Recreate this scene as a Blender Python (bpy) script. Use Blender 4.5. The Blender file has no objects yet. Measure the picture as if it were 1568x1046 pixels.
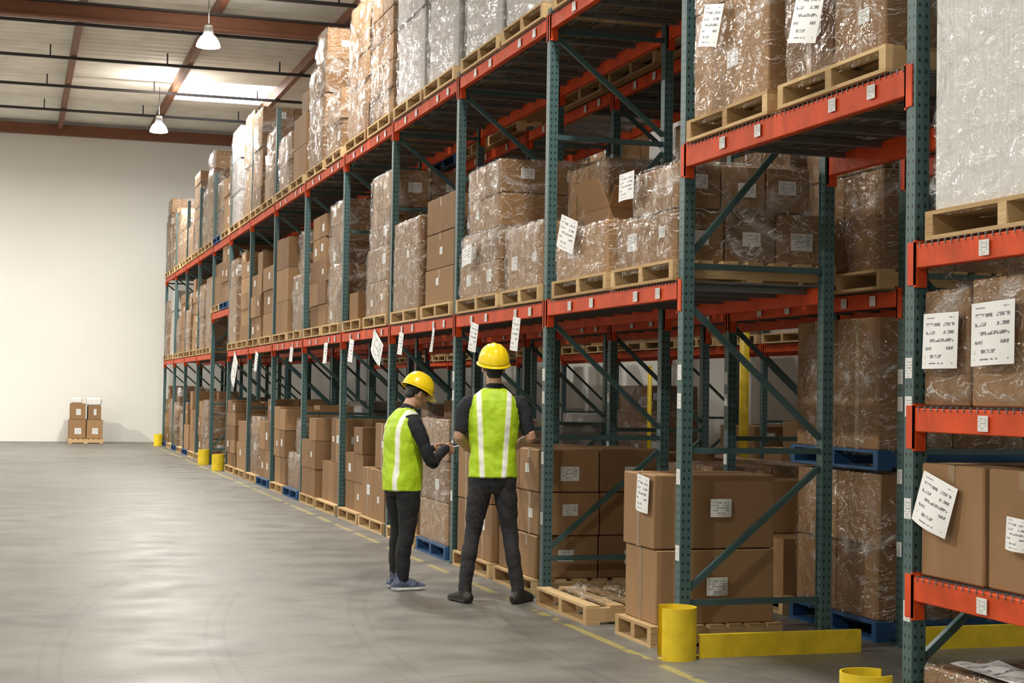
import bpy, bmesh, math, random
from mathutils import Vector, Matrix, noise
from mathutils.bvhtree import BVHTree
random.seed(11)
S=bpy.context.scene
COL=S.collection
S.view_settings.view_transform='Standard'
S.view_settings.look='None'

# ---------------- materials ----------------
def newmat(name):
    m=bpy.data.materials.new(name); m.use_nodes=True
    nt=m.node_tree
    return m,nt,nt.nodes['Principled BSDF']
def N(nt,t,**k):
    n=nt.nodes.new(t)
    for a,b in k.items():
        if a in n.inputs.keys(): n.inputs[a].default_value=b
        else: setattr(n,a,b)
    return n
def ramp(nt,stops):
    r=nt.nodes.new('ShaderNodeValToRGB'); e=r.color_ramp.elements
    while len(e)<len(stops): e.new(.5)
    for i,(p,c) in enumerate(stops):
        e[i].position=p; e[i].color=(*c,1) if len(c)==3 else c
    return r
def c3(v): return (v,v,v)
def mathn(nt,op,a,b=None,c=None):
    n=nt.nodes.new('ShaderNodeMath'); n.operation=op
    for i,v in enumerate((a,b,c)):
        if v is None: continue
        if isinstance(v,(int,float)): n.inputs[i].default_value=v
        else: nt.links.new(v,n.inputs[i])
    return n.outputs[0]
def mixc(nt,f,a,b,mode='MIX'):
    n=nt.nodes.new('ShaderNodeMix'); n.data_type='RGBA'; n.blend_type=mode
    for i,v in ((0,f),(6,a),(7,b)):
        if isinstance(v,(int,float)): n.inputs[i].default_value=v
        elif isinstance(v,tuple): n.inputs[i].default_value=(*v,1)
        else: nt.links.new(v,n.inputs[i])
    return n.outputs[2]
def simple(name,col,rough=.5,metal=0,nscale=8,namt=.12,bump=.0,bscale=40,stretch=(1,1,1),emit=0):
    m,nt,b=newmat(name)
    tc=N(nt,'ShaderNodeTexCoord'); mp=N(nt,'ShaderNodeMapping'); mp.inputs['Scale'].default_value=stretch
    nt.links.new(tc.outputs['Object'],mp.inputs[0])
    no=N(nt,'ShaderNodeTexNoise',Scale=nscale,Detail=4.0); nt.links.new(mp.outputs[0],no.inputs['Vector'])
    r=ramp(nt,[(.25,tuple(max(0,c*(1-namt*1.5)) for c in col)),(.75,tuple(min(1,c*(1+namt)) for c in col))])
    nt.links.new(no.outputs['Fac'],r.inputs[0]); nt.links.new(r.outputs[0],b.inputs['Base Color'])
    b.inputs['Roughness'].default_value=rough; b.inputs['Metallic'].default_value=metal
    if bump:
        n2=N(nt,'ShaderNodeTexNoise',Scale=bscale,Detail=3.0); nt.links.new(mp.outputs[0],n2.inputs['Vector'])
        bp=N(nt,'ShaderNodeBump',Strength=bump,Distance=.02); nt.links.new(n2.outputs['Fac'],bp.inputs['Height']); nt.links.new(bp.outputs[0],b.inputs['Normal'])
    if emit:
        b.inputs['Emission Color'].default_value=(*col,1); b.inputs['Emission Strength'].default_value=emit
    return m
def tinted(name,c0,c1,rough=.75,bump=.15,stretch=(1,1,1),nscale=6):
    m,nt,b=newmat(name)
    at=N(nt,'ShaderNodeAttribute',attribute_name='tint')
    tc=N(nt,'ShaderNodeTexCoord'); mp=N(nt,'ShaderNodeMapping'); mp.inputs['Scale'].default_value=stretch
    nt.links.new(tc.outputs['Object'],mp.inputs[0])
    no=N(nt,'ShaderNodeTexNoise',Scale=nscale,Detail=5.0); nt.links.new(mp.outputs[0],no.inputs['Vector'])
    f=mathn(nt,'ADD',mathn(nt,'MULTIPLY',at.outputs['Fac'],.75),mathn(nt,'MULTIPLY',no.outputs['Fac'],.25))
    nt.links.new(mixc(nt,f,c0,c1),b.inputs['Base Color'])
    b.inputs['Roughness'].default_value=rough; b.inputs['Specular IOR Level'].default_value=.25
    bp=N(nt,'ShaderNodeBump',Strength=bump,Distance=.01); nt.links.new(no.outputs['Fac'],bp.inputs['Height']); nt.links.new(bp.outputs[0],b.inputs['Normal'])
    return m
M={}
M['carton']=tinted('cardboard',(.13,.066,.028),(.40,.24,.12))
M['whitegoods']=tinted('grey_white_goods',(.33,.305,.295),(.55,.52,.50),rough=.5,stretch=(12,12,.6),nscale=3)
M['whitesheet']=tinted('white_ribbed_sheet',(.50,.49,.48),(.80,.79,.77),rough=.45,stretch=(14,14,.4),nscale=3,bump=.5)
M['wood']=tinted('pallet_wood',(.36,.22,.10),(.68,.49,.26),rough=.8,bump=.3,stretch=(2,2,14),nscale=4)
M['blue']=simple('blue_pallet_paint',(.015,.07,.18),.6)
M['tape']=simple('packing_tape',(.30,.19,.095),.25)
M['orange']=simple('orange_beam_paint',(.66,.072,.012),.55,nscale=5,namt=.2)
M['orange'].node_tree.nodes['Principled BSDF'].inputs['Specular IOR Level'].default_value=.3
M['steel']=simple('galvanised_wire',(.22,.24,.25),.4,metal=.6)
M['yellow']=simple('yellow_guard_paint',(.80,.58,.02),.45,nscale=9,namt=.15)
M['teal_plain']=simple('teal_brace_paint',(.045,.095,.095),.42)
m,nt,b=newmat('teal_upright_paint'); M['teal']=m
uv=N(nt,'ShaderNodeUVMap'); uv.uv_map='UVMap'
sp=N(nt,'ShaderNodeSeparateXYZ'); nt.links.new(uv.outputs[0],sp.inputs[0])
fv=mathn(nt,'MULTIPLY',mathn(nt,'SUBTRACT',mathn(nt,'FRACT',sp.outputs[1]),.5),.05)
fu=mathn(nt,'MULTIPLY',mathn(nt,'SUBTRACT',mathn(nt,'ABSOLUTE',mathn(nt,'SUBTRACT',sp.outputs[0],.5)),.24),.075)
d=mathn(nt,'SQRT',mathn(nt,'ADD',mathn(nt,'MULTIPLY',fv,fv),mathn(nt,'MULTIPLY',mathn(nt,'MULTIPLY',fu,fu),2.0)))
hole=mathn(nt,'LESS_THAN',d,.0095)
nt.links.new(mixc(nt,hole,(.055,.112,.112),(.010,.013,.013)),b.inputs['Base Color']); b.inputs['Roughness'].default_value=.42
m,nt,b=newmat('printed_paper_label'); M['label']=m
uv=N(nt,'ShaderNodeUVMap'); uv.uv_map='UVMap'
sp=N(nt,'ShaderNodeSeparateXYZ'); nt.links.new(uv.outputs[0],sp.inputs[0])
row=mathn(nt,'MULTIPLY',sp.outputs[1],7.0); fr=mathn(nt,'FRACT',row); fl=mathn(nt,'FLOOR',row)
inrow=mathn(nt,'MULTIPLY',mathn(nt,'GREATER_THAN',fr,.32),mathn(nt,'LESS_THAN',fr,.74))
cb=N(nt,'ShaderNodeCombineXYZ'); nt.links.new(mathn(nt,'MULTIPLY',sp.outputs[0],30.0),cb.inputs[0]); nt.links.new(mathn(nt,'ADD',mathn(nt,'MULTIPLY',fl,7.3),mathn(nt,'MULTIPLY',fr,2.2)),cb.inputs[1])
no=N(nt,'ShaderNodeTexNoise',Scale=1.0,Detail=1.0); nt.links.new(cb.outputs[0],no.inputs['Vector'])
ch=mathn(nt,'GREATER_THAN',no.outputs['Fac'],.45)
cb2=N(nt,'ShaderNodeCombineXYZ'); nt.links.new(mathn(nt,'MULTIPLY',sp.outputs[0],3.0),cb2.inputs[0]); nt.links.new(mathn(nt,'MULTIPLY',fl,3.7),cb2.inputs[1])
nw=N(nt,'ShaderNodeTexNoise',Scale=1.0,Detail=0.0); nt.links.new(cb2.outputs[0],nw.inputs['Vector'])
ch=mathn(nt,'MULTIPLY',ch,mathn(nt,'GREATER_THAN',nw.outputs['Fac'],.42))
mar=mathn(nt,'LESS_THAN',mathn(nt,'ABSOLUTE',mathn(nt,'SUBTRACT',sp.outputs[0],.5)),.40)
mar2=mathn(nt,'LESS_THAN',mathn(nt,'ABSOLUTE',mathn(nt,'SUBTRACT',sp.outputs[1],.5)),.42)
txt=mathn(nt,'MULTIPLY',mathn(nt,'MULTIPLY',inrow,ch),mathn(nt,'MULTIPLY',mar,mar2))
nt.links.new(mixc(nt,txt,(.74,.74,.73),(.16,.16,.17)),b.inputs['Base Color']); b.inputs['Roughness'].default_value=.6
# clear glossy film: milky folds, crease highlights painted as white ridges + crinkled fresnel reflection
m,nt,b=newmat('stretch_film'); M['film']=m
tc=N(nt,'ShaderNodeTexCoord'); mp=N(nt,'ShaderNodeMapping'); mp.inputs['Scale'].default_value=(1,1,1.6); mp.inputs['Rotation'].default_value=(.5,.5,0)
nt.links.new(tc.outputs['Object'],mp.inputs[0])
n1=N(nt,'ShaderNodeTexNoise',Scale=1.8,Detail=5.0,Distortion=1.6); nt.links.new(mp.outputs[0],n1.inputs['Vector'])
r1=ramp(nt,[(.52,c3(.0)),(.60,c3(.10)),(.72,c3(.42))]); nt.links.new(n1.outputs['Fac'],r1.inputs[0])
n2=N(nt,'ShaderNodeTexNoise',Scale=5.0,Detail=3.0,Distortion=1.6); nt.links.new(mp.outputs[0],n2.inputs['Vector'])
rid=mathn(nt,'ABSOLUTE',mathn(nt,'SUBTRACT',n2.outputs['Fac'],.5))
r2=ramp(nt,[(.0,c3(.60)),(.008,c3(.14)),(.022,c3(0))]); nt.links.new(rid,r2.inputs[0])
fac=mathn(nt,'MINIMUM',mathn(nt,'ADD',r1.outputs[0],r2.outputs[0]),.85)
bp=N(nt,'ShaderNodeBump',Strength=.75,Distance=.06); nt.links.new(n2.outputs['Fac'],bp.inputs['Height'])
b.inputs['Base Color'].default_value=(.88,.88,.87,1); b.inputs['Roughness'].default_value=.3
nt.links.new(bp.outputs[0],b.inputs['Normal'])
tr=N(nt,'ShaderNodeBsdfTransparent'); mx=N(nt,'ShaderNodeMixShader')
nt.links.new(fac,mx.inputs[0]); nt.links.new(tr.outputs[0],mx.inputs[1]); nt.links.new(b.outputs[0],mx.inputs[2])
gl=N(nt,'ShaderNodeBsdfGlossy',Roughness=.09); nt.links.new(bp.outputs[0],gl.inputs['Normal'])
fre=N(nt,'ShaderNodeFresnel',IOR=1.42); nt.links.new(bp.outputs[0],fre.inputs['Normal'])
mx2=N(nt,'ShaderNodeMixShader'); nt.links.new(mathn(nt,'MINIMUM',fre.outputs[0],.26),mx2.inputs[0])
nt.links.new(mx.outputs[0],mx2.inputs[1]); nt.links.new(gl.outputs[0],mx2.inputs[2])
nt.links.new(mx2.outputs[0],nt.nodes['Material Output'].inputs[0])
m,nt,b=newmat('polished_concrete'); M['floor']=m
tc=N(nt,'ShaderNodeTexCoord'); P=tc.outputs['Object']
n1=N(nt,'ShaderNodeTexNoise',Scale=.5,Detail=8.0,Roughness=.65); nt.links.new(P,n1.inputs['Vector'])
n2=N(nt,'ShaderNodeTexNoise',Scale=2.2,Detail=6.0); nt.links.new(P,n2.inputs['Vector'])
r1=ramp(nt,[(.3,(.130,.122,.106)),(.7,(.190,.180,.160))]); nt.links.new(n1.outputs['Fac'],r1.inputs[0])
r2=ramp(nt,[(.4,c3(.84)),(.62,c3(1.05))]); nt.links.new(n2.outputs['Fac'],r2.inputs[0])
c=mixc(nt,1.0,r1.outputs[0],r2.outputs[0],'MULTIPLY')
for (cx,cy,sc,ds,w) in ((6,2,2.2,2.5,.66),(-14,9,1.5,2.0,.7),(2,30,1.9,3.5,.75),(9,-4,2.9,3.0,1.25)):
    wv=N(nt,'ShaderNodeTexWave'); wv.wave_type='RINGS'; wv.rings_direction='Z'; wv.inputs['Scale'].default_value=sc*.22; wv.inputs['Distortion'].default_value=ds; wv.inputs['Detail'].default_value=1.0; wv.inputs['Detail Scale'].default_value=.25
    mpw=N(nt,'ShaderNodeMapping'); mpw.inputs['Location'].default_value=(cx,-cy,0); nt.links.new(P,mpw.inputs[0]); nt.links.new(mpw.outputs[0],wv.inputs['Vector'])
    r3=ramp(nt,[(.0,c3(1)),(.94,c3(1)),(.965,c3(w)),(.99,c3(1))]); nt.links.new(wv.outputs['Fac'],r3.inputs[0])
    c=mixc(nt,.6,c,r3.outputs[0],'MULTIPLY')
vo=N(nt,'ShaderNodeTexNoise',Scale=1.3,Detail=3.0,Distortion=.6); mpv=N(nt,'ShaderNodeMapping'); mpv.inputs['Location'].default_value=(9,4,2); nt.links.new(P,mpv.inputs[0]); nt.links.new(mpv.outputs[0],vo.inputs['Vector'])
r4=ramp(nt,[(.60,c3(1)),(.68,c3(.72))]); nt.links.new(vo.outputs['Fac'],r4.inputs[0])
c=mixc(nt,.8,c,r4.outputs[0],'MULTIPLY')
sp=N(nt,'ShaderNodeSeparateXYZ'); nt.links.new(P,sp.inputs[0])
ln=mathn(nt,'LESS_THAN',mathn(nt,'ABSOLUTE',mathn(nt,'SUBTRACT',sp.outputs[0],3.55)),.03)
ln=mathn(nt,'MULTIPLY',ln,mathn(nt,'GREATER_THAN',n2.outputs['Fac'],.45))
c=mixc(nt,mathn(nt,'MULTIPLY',ln,.7),c,(.40,.33,.09))
nt.links.new(c,b.inputs['Base Color'])
rr=ramp(nt,[(.3,c3(.36)),(.7,c3(.55))]); nt.links.new(n2.outputs['Fac'],rr.inputs[0]); nt.links.new(rr.outputs[0],b.inputs['Roughness'])
bp=N(nt,'ShaderNodeBump',Strength=.08,Distance=.01); nt.links.new(n2.outputs['Fac'],bp.inputs['Height']); nt.links.new(bp.outputs[0],b.inputs['Normal'])
M['wall']=simple('cream_wall_paint',(.85,.835,.78),.7,nscale=.6,namt=.02)
M['deck']=simple('roof_deck',(.84,.82,.74),.6,nscale=1.5,namt=.1)
M['redwood']=simple('red_oxide_purlin',(.20,.075,.035),.6,nscale=3)
M['darkjoist']=simple('dark_joist_steel',(.035,.03,.03),.5)
M['skylight']=simple('skylight_panel',(.95,.97,1.0),.5,emit=9)
M['globe']=simple('lamp_globe_glow',(1,.98,.95),.4,emit=18)
M['grey']=simple('lamp_housing',(.5,.5,.5),.4,metal=.5)
M['cable']=simple('black_cable',(.02,.02,.02),.5)

# ---------------- mesh builder ----------------
class MB:
    def __init__(s): s.v=[];s.f=[];s.m=[];s.uv=[];s.t=[];s.sm=[];s.mats=[]
    def mi(s,k):
        if k not in s.mats: s.mats.append(k)
        return s.mats.index(k)
    def face(s,idx,k,t=.5,uv=None,sm=False):
        s.f.append(idx); s.m.append(s.mi(k)); s.t.append(t); s.sm.append(sm)
        if uv is None: uv=[(0,0),(1,0),(1,1),(0,1)][:len(idx)]
        if len(uv)<len(idx): uv=[(0,0)]*len(idx)
        s.uv.append(uv)
    def quad(s,pts,k,t=.5,uv=None):
        n=len(s.v); s.v+= [tuple(p) for p in pts]; s.face([n,n+1,n+2,n+3],k,t,uv)
    def box(s,x0,x1,y0,y1,z0,z1,k,t=.5,ch=0,vs=1.0,Mx=None):
        lo=(x0,y0,z0);hi=(x1,y1,z1); n=len(s.v)
        if Mx is None: tr=lambda p:p
        else: tr=lambda p:tuple(Mx@Vector(p))
        uvq=[(0,0),(1,0),(1,vs),(0,vs)]
        if not ch:
            for p in [(x0,y0,z0),(x1,y0,z0),(x1,y1,z0),(x0,y1,z0),(x0,y0,z1),(x1,y0,z1),(x1,y1,z1),(x0,y1,z1)]: s.v.append(tr(p))
            for q in [(0,1,5,4),(1,2,6,5),(2,3,7,6),(3,0,4,7)]: s.face([n+i for i in q],k,t,uvq)
            s.face([n+3,n+2,n+1,n],k,t,[(0,0)]*4); s.face([n+4,n+5,n+6,n+7],k,t,[(0,0)]*4)
            return
        idx={}
        for ax in range(3):
            for sg in (0,1):
                for a in (0,1):
                    for b in (0,1):
                        o=[i for i in range(3) if i!=ax]
                        p=[0,0,0]; p[ax]=hi[ax] if sg else lo[ax]
                        for ii,bb in ((o[0],a),(o[1],b)): p[ii]=(hi[ii]-ch) if bb else (lo[ii]+ch)
                        key=[0,0,0]; key[ax]=sg; key[o[0]]=a; key[o[1]]=b
                        idx[(ax,tuple(key))]=len(s.v); s.v.append(tr(tuple(p)))
        for ax in range(3):
            o=[i for i in range(3) if i!=ax]
            for sg in (0,1):
                L=[]
                for a,b in ((0,0),(1,0),(1,1),(0,1)):
                    key=[0,0,0]; key[ax]=sg; key[o[0]]=a; key[o[1]]=b; L.append(idx[(ax,tuple(key))])
                s.face(L,k,t,uvq)
        for ax in range(3):
            o=[i for i in range(3) if i!=ax]
            for a in (0,1):
                for b in (0,1):
                    k0=[0,0,0];k1=[0,0,0]; k0[ax]=0;k1[ax]=1
                    for kk in (k0,k1): kk[o[0]]=a; kk[o[1]]=b
                    s.face([idx[(o[0],tuple(k0))],idx[(o[0],tuple(k1))],idx[(o[1],tuple(k1))],idx[(o[1],tuple(k0))]],k,t)
        for a in (0,1):
            for b in (0,1):
                for c in (0,1): s.face([idx[(0,(a,b,c))],idx[(1,(a,b,c))],idx[(2,(a,b,c))]],k,t)
    def bar(s,p0,p1,w,d,k,ref=(0,1,0),t=.5):
        p0=Vector(p0);p1=Vector(p1); z=(p1-p0); L=z.length; z.normalize()
        y=Vector(ref); x=y.cross(z).normalized(); y=z.cross(x)
        Mx=Matrix((( x[0],y[0],z[0],p0[0]),(x[1],y[1],z[1],p0[1]),(x[2],y[2],z[2],p0[2]),(0,0,0,1)))
        s.box(-w/2,w/2,-d/2,d/2,0,L,k,t,Mx=Mx)
    def cyl(s,p0,p1,r0,r1,k,seg=16,sm=True,caps=True):
        p0=Vector(p0);p1=Vector(p1); z=(p1-p0).normalized(); a=Vector((1,0,0)) if abs(z.x)<.9 else Vector((0,1,0))
        x=z.cross(a).normalized(); y=z.cross(x); n=len(s.v)
        for p,r in ((p0,r0),(p1,r1)):
            for i in range(seg):
                an=2*math.pi*i/seg; s.v.append(tuple(p+x*math.cos(an)*r+y*math.sin(an)*r))
        for i in range(seg):
            j=(i+1)%seg; s.face([n+i,n+j,n+seg+j,n+seg+i],k,.5,sm=sm)
        if caps:
            s.face([n+i for i in range(seg)],k,.5,[(0,0)]*seg); s.face([n+seg+i for i in range(seg)],k,.5,[(0,0)]*seg)
    def film(s,x0,x1,y0,y1,z0,z1,seed=0,step=.1,amp=.012,freq=5):
        c=Vector(((x0+x1)/2,(y0+y1)/2,(z0+z1)/2)); h=Vector(((x1-x0)/2,(y1-y0)/2,(z1-z0)/2))
        n=[max(2,int(2*h[i]/step)) for i in range(3)]
        cache={}
        def vid(i,j,k):
            key=(i,j,k)
            if key in cache: return cache[key]
            q=Vector((2*i/n[0]-1,2*j/n[1]-1,2*k/n[2]-1))
            P=24.0
            r2=(abs(q.x)**P+abs(q.y)**P+abs(q.z)**P)**(1/P)
            sc=max(1,r2)
            p=Vector((c.x+h.x*q.x/sc,c.y+h.y*q.y/sc,c.z+h.z*q.z/sc))
            nv=noise.noise_vector(Vector((p.x*freq+seed,p.y*freq,p.z*freq*1.2)))
            nv2=noise.noise_vector(Vector((p.x*freq*3+seed,p.y*freq*3,p.z*freq*3)))*.35
            nv=nv+nv2
            out=Vector((q.x if abs(q.x)>.98 else 0,q.y if abs(q.y)>.98 else 0,q.z if abs(q.z)>.98 else 0))
            e=1-max(abs(q.z)**12,0)*.6
            dsp=abs(nv.x)+.3*nv.y
            p+=out*dsp*amp*1.5*e+Vector((nv.x,nv.y,nv.z))*amp*.3*e
            cache[key]=len(s.v); s.v.append(tuple(p)); return cache[key]
        for ax in range(3):
            a,b=[i for i in range(3) if i!=ax]
            for sg in (0,n[ax]):
                if ax==2 and sg==0: continue
                for i in range(n[a]):
                    for j in range(n[b]):
                        L=[]
                        for da,db in ((0,0),(1,0),(1,1),(0,1)):
                            k=[0,0,0]; k[ax]=sg; k[a]=i+da; k[b]=j+db; L.append(vid(*k))
                        s.face(L,'film',.5,sm=True)
    def build(s,name,parent=None,loc=None,recalc=True):
        me=bpy.data.meshes.new(name)
        off=Vector(loc) if loc else Vector((0,0,0))
        vv=[(p[0]-off[0],p[1]-off[1],p[2]-off[2]) for p in s.v] if loc else s.v
        me.from_pydata(vv,[],s.f)
        for k in s.mats: me.materials.append(M[k])
        me.polygons.foreach_set('material_index',s.m); me.polygons.foreach_set('use_smooth',s.sm)
        ul=me.uv_layers.new(name='UVMap'); fl=[]
        for u in s.uv:
            for a in u: fl+=[a[0],a[1]]
        ul.data.foreach_set('uv',fl)
        at=me.attributes.new('tint','FLOAT','FACE'); at.data.foreach_set('value',s.t)
        if recalc:
            bm=bmesh.new(); bm.from_mesh(me); bmesh.ops.recalc_face_normals(bm,faces=bm.faces); bm.to_mesh(me); bm.free()
        ob=bpy.data.objects.new(name,me); COL.objects.link(ob)
        if loc: ob.location=off
        if parent: ob.parent=parent
        return ob

# ---------------- constants ----------------
D=3.79; H=1.53
YS=[3.69,6.24,8.79,11.34,13.9,16.5,19.1,21.8,24.5,27.1,29.8,32.4,35.0,37.6,40.2,42.8]
TUN=(6.24,29.8)
Z1=2.22; Z2=4.37; ZT=3.02
YW=45.3; ZC=8.72; XL=-12; XR=13; YB=-9

# ---------------- room ----------------
def slab(name,x0,x1,y0,y1,z0,z1,k):
    b=MB(); b.box(x0,x1,y0,y1,z0,z1,k); return b.build(name)
slab('floor',XL,XR,YB,YW,-.1,0,'floor')
slab('wall_back',XL,XR,YW,YW+.2,0,ZC,'wall')
slab('wall_left',XL-.2,XL,YB,YW,0,ZC,'wall')
slab('wall_right',XR,XR+.2,YB,YW,0,ZC,'wall')
slab('wall_front',XL,XR,YB-.2,YB,0,ZC,'wall')
b=MB(); y=YB; prof=[]
per=.40
while y<YW:
    for dy,dz in ((0,0),(.07,-.012),(.16,.03),(.30,.035)): prof.append((min(y+dy,YW),ZC+dz))
    y+=per
prof.append((YW,ZC))
for (ya,za),(yb,zb) in zip(prof[:-1],prof[1:]):
    if yb>ya: b.quad([(XL,ya,za),(XR,ya,za),(XR,yb,zb),(XL,yb,zb)],'deck')
b.box(XL,XR,YB,YW,ZC+.07,ZC+.2,'deck')
b.build('ceiling')
PX=[3.5+2.42*i for i in range(-6,4)]
b=MB()
for x in PX: b.box(x-.06,x+.06,YB+.02,YW-.27,ZC-.24,ZC-.02,'redwood')
b.build('roof_purlins')
b=MB(); y=YW-3.7
while y>YB:
    b.box(XL+.02,XR-.02,y-.03,y+.03,ZC-.31,ZC-.25,'darkjoist')
    x=XL+.5
    while x<XR:
        b.box(x-.015,x+.015,y-.015,y+.015,ZC-.25,ZC-.02,'darkjoist'); x+=2.42
    y-=3.35
b.build('roof_joists')
b=MB()
for y in (29.6,13.5,-2):
    b.box(XL+.02,XR-.02,y-.11,y+.11,ZC-.64,ZC-.60,'redwood'); b.box(XL+.02,XR-.02,y-.02,y+.02,ZC-.60,ZC-.36,'redwood'); b.box(XL+.02,XR-.02,y-.11,y+.11,ZC-.36,ZC-.32,'darkjoist')
b.build('roof_girders')
slab('trim_1',XL,XR,YW-.24,YW-.005,ZC-.38,ZC-.10,'redwood')
b=MB()
for y0 in (38.0,17.0):
    for xi in (3.62,-3.7): b.box(xi,xi+2.15,y0,y0+2.2,ZC-.06,ZC-.015,'skylight')
b.build('window_1')

# ---------------- lamps ----------------
def lamp(x,y,power):
    b=MB(); z=7.62
    b.cyl((x,y,z+.18),(x,y,ZC-.24),.008,.008,'cable',6)
    b.cyl((x,y,z+.02),(x,y,z+.18),.09,.07,'grey',16)
    prof=[(.09,.02),(.13,-.02),(.17,-.08),(.20,-.15),(.205,-.19),(.17,-.20)]
    seg=24
    base=len(b.v)
    for r,dz in prof:
        for i in range(seg):
            a=2*math.pi*i/seg; rr=r*(1+.02*(i%2)); b.v.append((x+rr*math.cos(a),y+rr*math.sin(a),z+dz))
    for p in range(len(prof)-1):
        for i in range(seg):
            j=(i+1)%seg; b.face([base+p*seg+i,base+p*seg+j,base+(p+1)*seg+j,base+(p+1)*seg+i],'globe',.5,sm=True)
    b.face([base+(len(prof)-1)*seg+i for i in range(seg)],'globe',.5,[(0,0)]*seg)
    o=b.build('high_bay_lamp')
    l=bpy.data.lights.new('lamp_light','AREA'); l.shape='DISK'; l.size=.42; l.energy=power; l.color=(1,.965,.885)
    lo=bpy.data.objects.new('lamp_light',l); COL.objects.link(lo); lo.location=(x,y,z-.24); lo.parent=o
    l=bpy.data.lights.new('lamp_uplight','AREA'); l.shape='DISK'; l.size=.2; l.energy=power*.08; l.color=(1,.955,.86)
    lo=bpy.data.objects.new('lamp_uplight',l); COL.objects.link(lo); lo.location=(x+.1,y,z+.22); lo.rotation_euler=(math.pi,0,0); lo.parent=o
for y,p in ((-1.6,300),(8.2,350),(18,380),(27.9,430),(37.7,620)): lamp(3.1,y,p)
for y,p in ((-1.6,580),(8.2,640),(18,610),(27.9,680),(37.7,1050)): lamp(-5.5,y,p)
for y in (8.2,18,27.9): lamp(7.8,y,100)

# ---------------- racks ----------------
def levels_for(y0):
    if y0==6.24: return [ZT,5.0]
    if y0==29.8: return [ZT,Z2]
    if y0<6: return [.76,1.50,Z1,Z2]
    return [Z1,Z2]
def rack(X0,X1,ys,name,detail=True):
    b=MB(); pw=.0375
    for i,y in enumerate(ys):
        tall = (y<11 or y>23.5)
        ht=5.85 if tall else 4.42
        for xa in (X0,X1-.07):
            b.box(xa,xa+.07,y-pw,y+pw,.012,ht,'teal',vs=ht/.05)
            b.box(xa-.03,xa+.10,y-.075,y+.075,0,.012,'teal_plain')
        xm0=X0+.07; xm1=X1-.07
        for z in (.30,1.20,2.30,3.45,4.25): b.bar((xm0,y,z),(xm1,y,z),.035,.03,'teal_plain')
        for za,zb in ((.38,1.10),(2.05,1.28),(2.38,3.38),(4.2,3.52)): b.bar((xm0,y,za),(xm1,y,zb),.035,.03,'teal_plain')
        if detail and y<16:
            for z in (.55,1.0,1.45,1.62): 
                b.box(X0-.003,X0-.001,y-.028,y+.028,z,z+.09,'label')
    for y0,y1 in zip(ys[:-1],ys[1:]):
        for z in levels_for(y0):
            ya=y0+pw; yb=y1-pw; bh=.115 if y0 not in TUN else .135
            for xa,sgn in ((X0,1),(X1-.05,-1)):
                b.box(xa,xa+.05,ya+.004,yb-.004,z-bh,z-.012,'orange',ch=.004)
                for yc in (ya,yb-.012):
                    b.box(xa-.006,xa+.056,yc,yc+.012,z-.20,z+.008,'orange')
                    b.box(xa-.006,xa,(yc-.05 if yc==ya else yc),(yc+.012 if yc==ya else yc+.062),z-.19,z,'orange')
            step=.05 if (detail and y0<14) else (.1 if detail and y0<24 else .25)
            yy=ya+.03
            while yy<yb:
                b.box(X0+.0,X1,yy-.003,yy+.003,z-.008,z-.002,'steel')
                if step<.1:
                    b.box(X0-.006,X0-.002,yy-.002,yy+.002,z-.026,z-.002,'steel')
                yy+=step
            for xx in [X0+.1+.14*i for i in range(7)]:
                b.box(xx-.003,xx+.003,ya,yb,z-.014,z-.008,'steel')
            for kk in range(6):
                yc=ya+.2+(yb-ya-.4)*kk/5
                b.box(X0+.05,X1-.05,yc-.02,yc+.02,z-.05,z-.015,'steel')
            if detail and y0<24:
                for fr in (.12,.27,.6,.78):
                    yc=ya+(yb-ya)*fr
                    b.box(X0-.012,X0-.009,yc-.035,yc+.035,z-.10,z-.035,'label')
    return b.build(name)
rack(D,D+1.0,YS,'pallet_rack')
rack(5.28,6.28,YS,'pallet_rack')
rack(9.4,10.4,YS[2:],'pallet_rack',detail=False)

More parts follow.
